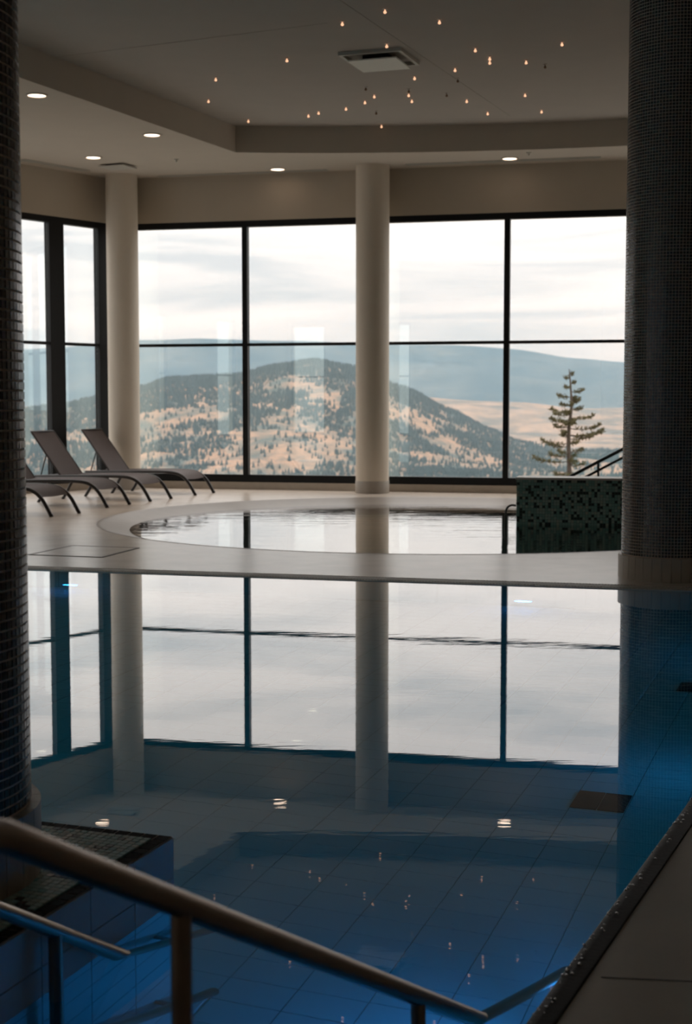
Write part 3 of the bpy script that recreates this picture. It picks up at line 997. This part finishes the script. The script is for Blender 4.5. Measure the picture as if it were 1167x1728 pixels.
# ------------------------------------------------------------------ loungers (local: foot end at x = 0, head towards -x)
def make_lounger(label):
    t = thing('sun_lounger', (0, 0, 0), label, 'sun lounger', 'brown sling loungers by the round pool')
    W = 0.315
    for s_ in (-1, 1):
        y = W * s_
        pts = smooth_path([(0.0, y, 0.0), (-0.07, y, 0.12), (-0.15, y, 0.23), (-0.26, y, 0.315), (-0.42, y, 0.355), (-0.75, y, 0.362), (-1.3, y, 0.350), (-2.0, y, 0.335)], 5)
        sr_ = MB().tube(pts, 0.025, 10).build('side_rail', 'lounger_metal', t)
        pts = smooth_path([(-1.30, y, 0.340), (-1.36, y, 0.25), (-1.45, y, 0.10), (-1.52, y, 0.0)], 4)
        MB().tube(pts, 0.023, 10).build('rear_leg', 'lounger_metal', t)
        MB().tube([(-0.055, y - 0.03 * s_, 0.095), (-0.055, y + 0.008 * s_, 0.095)], 0.014, 8).build('stub', 'lounger_metal', sr_)
        MB().tube([(0.004, y, 0.004), (-0.012, y, 0.03)], 0.024, 8).build('foot_cap', 'lounger_metal', sr_)
    h = (-1.56, 0.352); ang = math.radians(52); bl = 0.84
    top = (h[0] - bl * math.cos(ang), h[1] + bl * math.sin(ang))
    for s_ in (-1, 1):
        MB().tube([(h[0], W * 0.95 * s_, h[1]), (top[0], W * 0.95 * s_, top[1])], 0.014, 8).build('back_rail', 'lounger_metal', t)
        f = 0.50
        m = (h[0] - bl * f * math.cos(ang), h[1] + bl * f * math.sin(ang))
        MB().tube([(m[0], W * 0.88 * s_, m[1]), (-1.93, W * 0.88 * s_, 0.345)], 0.010, 8).build('prop', 'lounger_metal', t)
    MB().tube([(top[0], -W * 0.95, top[1]), (top[0], W * 0.95, top[1])], 0.014, 8).build('head_bar', 'lounger_metal', t)
    MB().tube([(-1.93, -W, 0.338), (-1.93, W, 0.338)], 0.012, 8).build('cross_bar', 'lounger_metal', t)
    # slings: curved sheets with a thickness
    def sling(path, name, sag):
        g = MB(); vs = []; fs = []
        P = [Vector((p[0], 0, p[1])) for p in path]
        ny = 9
        for i, p in enumerate(P):
            a = P[max(i - 1, 0)]; b = P[min(i + 1, len(P) - 1)]
            tt = (b - a).normalized(); up = Vector((0, 1, 0)).cross(tt)
            if up.z < 0: up = -up
            for lay in (0, 1):
                for k in range(ny):
                    v = k / (ny - 1) * 2 - 1
                    q = p + up * (0.010 - sag * (1 - v * v) - 0.008 * lay)
                    vs.append((q.x, v * (W - 0.004), q.z))
        r_ = ny * 2
        for i in range(len(P) - 1):
            for k in range(ny - 1):
                a = i * r_ + k
                fs.append((a, a + 1, a + 1 + r_, a + r_)); fs.append((a + ny, a + ny + r_, a + ny + 1 + r_, a + ny + 1))
            fs.append((i * r_, i * r_ + r_, i * r_ + r_ + ny, i * r_ + ny))
            a = i * r_ + ny - 1
            fs.append((a, a + ny, a + ny + r_, a + r_))
        e0 = (len(P) - 1) * r_
        for k in range(ny - 1):
            fs.append((k, k + ny, k + ny + 1, k + 1)); fs.append((e0 + k, e0 + k + 1, e0 + k + 1 + ny, e0 + k + ny))
        g.add(vs, fs); g.smooth = True
        g.build(name, 'sling_fabric', t)
    sp = smooth_path([(-0.17, 0, 0.255), (-0.26, 0, 0.325), (-0.42, 0, 0.366), (-0.75, 0, 0.372), (-1.2, 0, 0.362), (-1.56, 0, 0.352)], 4)
    sling([(p.x, p.z) for p in sp], 'seat_sling', 0.022)
    sling([(h[0] - bl * k / 8 * math.cos(ang), h[1] + bl * k / 8 * math.sin(ang)) for k in range(9)], 'back_sling', 0.02)
    return t
feet = [((-2.245, 22.595), 'brown sling lounger nearest the corner column, its back fully in view'), ((-2.77, 21.255), 'brown sling lounger second from the corner column, raised back against the thick window post'), ((-3.205, 20.015), 'brown sling lounger third from the corner column, back hidden by the mosaic column'), ((-3.65, 18.465), 'brown sling lounger nearest the viewer, only its foot end in view')]
proto = make_lounger(feet[0][1])
for k, ((x, y), lab) in enumerate(feet):
    o = proto if k == 0 else copy_tree(proto)
    o['label'] = lab
    o.location = (x, y, DZ)
    o.rotation_euler = (0, 0, math.radians((-22.0, -22.0, -20.5, -23.0)[k]))

# ------------------------------------------------------------------ handrails
r1t = thing('handrail', (-0.5, 1.55, DZ), 'thick steel handrail running down into the water in the foreground', 'handrail', 'steel handrails of the pool steps')
S0 = Vector((-0.43, 1.75, 0.955)); S1 = Vector((0.32, 3.35, 0.0))
dv = S1 - S0
hd = Vector((dv.x, dv.y, 0)).normalized()
pts = [S0 - hd * 0.55 + Vector((0, 0, -0.02)), S0 - hd * 0.35 + Vector((0, 0, 0.02)), S0 - hd * 0.18 + Vector((0, 0, 0.028)), S0 - hd * 0.08 + Vector((0, 0, 0.020)), S0]
pts = smooth_path(pts, 4) + [S0 + dv * k / 10 for k in range(1, 14)] 
end = S0 + dv * 1.44
pts += [S0 + dv * 1.38, end, end + Vector((0.01, 0.02, -0.10)), Vector((end.x + 0.012, end.y + 0.024, -0.99))]
MB().tube(pts, 0.0212, 20).build('rail', 'rail_steel', r1t)
def on1(f): return S0 + dv * f
for f, zb in ((0.236, -0.33), (0.783, -0.83)):
    p = on1(f)
    MB().tube([(p.x, p.y, zb), (p.x, p.y, p.z - 0.005)], 0.0165, 16).build('post', 'rail_steel', r1t)
p = S0 - hd * 0.55
MB().tube([(p.x, p.y, DZ), (p.x, p.y, 0.94)], 0.0212, 16).build('post', 'rail_steel', r1t)

r2t = thing('handrail', (-0.97, 2.9, -0.5), 'second steel handrail beside the mosaic platform, dipping into blue water at the left', 'handrail', 'steel handrails of the pool steps')
E0 = Vector((-0.61, 3.75, 0.0)); d2 = Vector((0.375, 0.927, -0.575))
p = lambda s_: E0 + d2 * s_
MB().tube([p(-1.6), p(-0.8), p(0), p(0.3), p(0.54), p(0.56)], [0.019, 0.019, 0.019, 0.019, 0.019, 0.008], 18).build('rail', 'rail_steel', r2t)
lo = Vector((0, 0, -0.46))
MB().tube([p(-0.7) + lo, p(0) + lo, p(0.54) + lo, p(0.56) + lo], [0.019, 0.019, 0.019, 0.008], 18).build('lower_rail', 'rail_steel', r2t)
q = p(-0.31)
MB().tube([(q.x, q.y, -0.95), (q.x, q.y, q.z - 0.005)], 0.0185, 16).build('post', 'rail_steel', r2t)
for s_ in (0.30,):
    for l_ in (Vector((0, 0, 0)), lo):
        q = p(s_) + l_
        k = q - cb * 0.09
        MB().tube([q, k], 0.010, 10).build('bracket', 'rail_steel', r2t)

# ------------------------------------------------------------------ underwater lamps
def pool_lamp(pos, nrm, label, energy, r=0.07, col=(0.08, 0.36, 1.0)):
    t = thing('pool_lamp', pos, label, 'pool light', 'underwater pool lamps')
    nv = Vector(nrm).normalized()
    sd = Vector((-nv.y, nv.x, 0)).normalized(); up = Vector((0, 0, 1))
    P = Vector(pos)
    def disc(r0, r1, d0, d1):
        g = MB(); vs = []; n_ = 24
        for rr, dd in ((r0, d0), (r1, d1)):
            for k in range(n_):
                a = 2 * math.pi * k / n_
                vs.append(P + nv * dd + (sd * math.cos(a) + up * 0.25 * math.sin(a)) * rr)
        g.add(vs, [(k, (k + 1) % n_, (k + 1) % n_ + n_, k + n_) for k in range(n_)])
        return g
    disc(r + 0.025, r, 0.0, 0.025).build('bezel', 'vent_metal', t)
    g = disc(r, 0.001, 0.02, 0.028); g.build('lens', 'pool_led', t)
    ld = bpy.data.lights.new('pool_lamp', 'AREA'); ld.shape = 'ELLIPSE'; ld.size = 2 * r; ld.size_y = 0.8 * r
    ld.energy = energy; ld.color = col
    lob = bpy.data.objects.new('lamp', ld); COL.objects.link(lob); lob.parent = t
    lob.location = nv * 0.04
    lob.rotation_euler = (nv + Vector((0, 0, -0.15))).to_track_quat('-Z', 'Y').to_euler()
pool_lamp((-2.41, 12.435, -0.80), (-FAR_N[0], -FAR_N[1], 0), 'blue underwater lamp glowing below the far pool edge at the left', 0.8)
pool_lamp((1.44, 11.44, -0.75), (-FAR_N[0], -FAR_N[1], 0), 'blue underwater lamp glowing below the far pool edge at the right', 0.8)
pr = r0 + rt * 2.85
pool_lamp((pr.x - rn.x * 0.004, pr.y - rn.y * 0.004, -0.50), (-rn.x, -rn.y, 0), 'added unseen underwater lamp in the pool wall under the black kerb near the steps', 3.4)  # added out of view to turn the near water blue
for s_, lab in ((5.6, 'added unseen underwater lamp under the black kerb beyond the near floor drain'), (8.4, 'added unseen underwater lamp under the black kerb before the mosaic column')):
    pr = r0 + rt * s_
    pool_lamp((pr.x - rn.x * 0.004, pr.y - rn.y * 0.004, -0.50), (-rn.x, -rn.y, 0), lab, 1.0, col=(0.06, 0.45, 1.0))  # hidden pair added to brighten the right-hand pool floor in blue
for y_, lab in ((7.6, 'added unseen underwater lamp in the left pool wall behind the platform'), (10.0, 'added unseen underwater lamp in the middle of the left pool wall'), (12.4, 'added unseen underwater lamp in the left pool wall by the far edge')):
    pool_lamp((-6.996, y_, -0.45), (1, 0, 0), lab, 16.0, col=(0.08, 0.75, 0.90))  # unseen fill lamps, added for the teal light on the pool floor

# ------------------------------------------------------------------ landscape outside
def interp(x, pts):
    if x <= pts[0][0]: return pts[0][1]
    for (a, b), (c, d) in zip(pts, pts[1:]):
        if x <= c:
            t = (x - a) / (c - a); t = t * t * (3 - 2 * t) * 0.5 + t * 0.5
            return b + (d - b) * t
    return pts[-1][1]
def sm(t):
    t = min(1, max(0, t)); return t * t * (3 - 2 * t)
def fbm(x, y, s, o=4):
    v = 0; a = 1; f = 1 / s
    for k in range(o):
        v += a * noise.noise(Vector((x * f, y * f, k * 7.3))); a *= 0.5; f *= 2
    return v
RIDGE = [(-1800, -70), (-1200, -55), (-900, -40), (-700, -10), (-560, 20), (-503, 34), (-433, 54), (-266, 65), (-165, 85), (-78, 94), (24, 80), (140, 32), (257, -26), (359, -74), (432, -103), (600, -125), (1800, -135)]
def hill_z(x, y):
    base = -0.066 * min(y, 2250) + 0.3
    R = interp(x * 3500 / max(y, 2600) if y < 3500 else x, RIDGE)
    if y <= 3500:
        k = sm((3500 - y) / 1450) ** 0.9
        z = R * (1 - k) + base * k
    else:
        z = R - sm((y - 3500) / 900) * (R + 150) 
    e = sm((y - 1900) / 500) * (1 - 0.75 * math.exp(-((y - 3500) / 160) ** 2))
    return z + e * (fbm(x, y, 330) * 20 + fbm(x + 900, y, 90, 2) * 4)
def heightfield(name, xs, ys, fz, material, label):
    nx, ny = len(xs), len(ys)
    vs = [(x, y, fz(x, y)) for y in ys for x in xs]
    fs = [(j * nx + i, j * nx + i + 1, (j + 1) * nx + i + 1, (j + 1) * nx + i) for j in range(ny - 1) for i in range(nx - 1)]
    g = MB(); g.add(vs, fs)
    o = g.build(name, material, smooth=True)
    return struct(o, label)
heightfield('hillside', [(-1800 + 3600 * i / 150) for i in range(151)], [1500 + 2900 * j / 120 for j in range(121)], hill_z, 'dry_hill', 'dry tan hill with dark forest patches outside the windows')
heightfield('near_slope', [-600, -300, -100, -40, 0, 40, 100, 300, 600, 1200], [26, 40, 60, 100, 200, 400, 800, 1500, 1600], lambda x, y: -0.066 * y + 0.3, 'dry_hill', 'dry grass slope falling away below the windows')
MID = [(-4000, -60), (-2200, -40), (-1400, -25), (-700, -20), (0, 0), (316, 22), (560, 2), (750, -4), (1018, -34), (1262, -30), (2000, -45), (4000, -60)]
def mid_z(x, y):
    k = sm((6500 - y) / 2300)
    M_ = interp(x, MID)
    z = M_ * (1 - k) + -165 * k
    if y > 6500: z = M_ - (y - 6500) * 0.05
    return z + fbm(x, y, 800) * 18 * (1 - 0.8 * math.exp(-((y - 6500) / 300) ** 2))
heightfield('rolling_valley', [-4200 + 8400 * i / 120 for i in range(121)], [4200 + 3300 * j / 60 for j in range(61)], mid_z, 'dry_valley', 'pale dry rolling valley behind the near hill')
FARR = [(-7000, 380), (-4200, 410), (-2700, 428), (-1720, 492), (-1260, 517), (-415, 502), (380, 462), (877, 464), (1374, 428), (1872, 349), (2320, 319), (3300, 260), (7000, 240)]
def far_z(x, y):
    k = sm((12000 - y) / 3600)
    R = interp(x, FARR)
    z = R * (1 - k) - 160 * k
    if y > 12000: z = R - (y - 12000) * 0.3
    return z + fbm(x, y, 1300) * 85 * (1 - 0.93 * math.exp(-((y - 12000) / 500) ** 2))
heightfield('distant_ridge', [-7200 + 14400 * i / 150 for i in range(151)], [8300 + 4700 * j / 60 for j in range(61)], far_z, 'wooded_ridge', 'wooded mountain ridge on the horizon')

# forest on the near hill: thousands of far conifers
vs = []; fs = []
cnt = 0
tries = 0
while cnt < 26000 and tries < 160000:
    tries += 1
    y = random.uniform(2050, 3560); x = random.uniform(-800, 900)
    if abs(x / y) > 0.26: continue
    up = sm((y - 2500) / 800)
    d = fbm(x, y, 210, 4) + fbm(x + 500, y + 300, 60, 2) * 0.35
    thr = 0.16 - 0.62 * up
    if x > 60: thr = 0.30 - 0.22 * up
    if 120 < x < 330 and 3380 < y < 3520: thr = -0.6
    if d < thr and random.random() > 0.10: continue
    z = hill_z(x, y)
    hgt = random.uniform(6, 12); rd = hgt * random.uniform(0.22, 0.34)
    o_ = len(vs)
    a0 = random.random() * 6
    for k in range(5):
        a = a0 + k * 2 * math.pi / 5
        vs.append((x + rd * math.cos(a), y + rd * math.sin(a), z - 0.5))
    vs.append((x, y, z + hgt))
    fs += [(o_ + k, o_ + (k + 1) % 5, o_ + 5) for k in range(5)]
    cnt += 1
g = MB(); g.add(vs, fs)
tag(g.build('hill_forest', 'forest_dark'), 'dark conifer forest patches on the near hill', 'forest', kind='stuff')

# haze lying over the far valley
hz = bpy.data.materials.new('valley_haze'); hz.use_nodes = True
t_ = hz.node_tree; t_.nodes.clear()
out = t_.nodes.new('ShaderNodeOutputMaterial'); vsn = t_.nodes.new('ShaderNodeVolumeScatter')
vsn.inputs['Color'].default_value = (0.42, 0.70, 0.94, 1); vsn.inputs['Density'].default_value = 0.000065
t_.links.new(vsn.outputs[0], out.inputs['Volume'])
MATS['valley_haze'] = hz
hz2 = hz.copy(); hz2.name = 'thin_haze'; MATS['thin_haze'] = hz2
hz2.node_tree.nodes['Volume Scatter'].inputs['Density'].default_value = 0.00007
hz2.node_tree.nodes['Volume Scatter'].inputs['Color'].default_value = (0.66, 0.84, 0.95, 1)
tag(MB().box((0, 2450, -95), (9000, 3650, 410)).build('hill_haze', 'thin_haze'), 'thin blue haze over the near hill', 'haze', kind='stuff')
tag(MB().box((0, 7950, 150), (16000, 7300, 760)).build('valley_haze', 'valley_haze'), 'blue haze over the far valley', 'haze', kind='stuff')

# lone conifer outside the right window
TX, TY = 7.05, 45.0
tg = -0.066 * TY + 0.3
tree = thing('conifer', (TX, TY, tg), 'sparse lone conifer outside the right front window', 'tree')
tr_pts = smooth_path([(TX, TY, tg - 0.1), (TX + 0.02, TY, -1.0), (TX - 0.02, TY, 0.4), (TX + 0.06, TY, 1.3), (TX + 0.02, TY, 2.0), (TX - 0.03, TY, 2.5)], 5)
nT = len(tr_pts)
MB().tube(tr_pts, [0.085 * (1 - i / nT) + 0.008 for i in range(nT)], 8).build('trunk', 'bark', tree)
def trunk_at(z):
    for a, b in zip(tr_pts, tr_pts[1:]):
        if a.z <= z <= b.z:
            return a.lerp(b, (z - a.z) / (b.z - a.z))
    return tr_pts[-1]
br = []
# (height, direction degrees, length): the long ones read in the photograph
for z, dg, ln in ((-0.85, 180, 0.5), (-0.42, 170, 1.15), (-0.55, 15, 0.55), (-0.25, 200, 0.7), (-0.1, 0, 0.45), (0.05, 160, 0.65), (0.15, 185, 0.9), (0.3, 20, 0.9), (0.42, 5, 1.15), (0.40, 340, 1.0), (0.62, 10, 1.05), (0.66, 170, 0.5), (0.85, 175, 0.62), (0.95, 350, 0.75), (1.05, 190, 0.6), (1.15, 150, 0.7), (1.22, 20, 0.35), (1.35, 180, 0.35), (1.5, 10, 0.28), (1.62, 185, 0.42), (1.78, 15, 0.40), (1.9, 200, 0.22), (2.05, 20, 0.2), (2.2, 170, 0.16), (2.32, 30, 0.15)):
    br.append((z, dg, ln))
for k in range(26):
    z = random.uniform(-1.8, 1.7)
    br.append((z, random.choice((70, 110, 250, 290, 50, 230)) + random.uniform(-15, 15), random.uniform(0.3, 0.65) * (1 - 0.25 * max(z, 0))))
for z, dg, ln in br:
    c = trunk_at(z)
    a = math.radians(dg)
    d = Vector((math.cos(a), math.sin(a), 0))
    pts = [c, c + d * ln * 0.4 + Vector((0, 0, -0.03 * ln)), c + d * ln * 0.8 + Vector((0, 0, 0.02 * ln)), c + d * ln + Vector((0, 0, 0.14 * ln))]
    pts = smooth_path(pts, 3)
    g = MB().tube(pts, [0.016 * (1 - 0.7 * i / len(pts)) for i in range(len(pts))], 5)
    # needle tufts: small crossed blades along the outer two thirds
    nb = int(150 * ln) + 24
    for q in range(nb):
        f = 0.25 + 0.75 * random.random() ** 0.8
        p_ = pts[min(int(f * (len(pts) - 1)), len(pts) - 1)] + Vector((random.gauss(0, 0.02), random.gauss(0, 0.05), random.gauss(0.015, 0.025)))
        dv_ = Vector((random.gauss(0, 1), random.gauss(0, 1), random.gauss(0.35, 0.7))).normalized() * random.uniform(0.05, 0.11)
        sd = dv_.cross(Vector((random.random(), random.random(), random.random()))).normalized() * random.uniform(0.012, 0.022)
        g.add([p_ - sd, p_ + sd, p_ + dv_ + sd * 0.3, p_ + dv_ - sd * 0.3], [(0, 1, 2, 3)], 1)
    g.smooth = False
    g.build('branch', ['bark', 'needles'], tree)
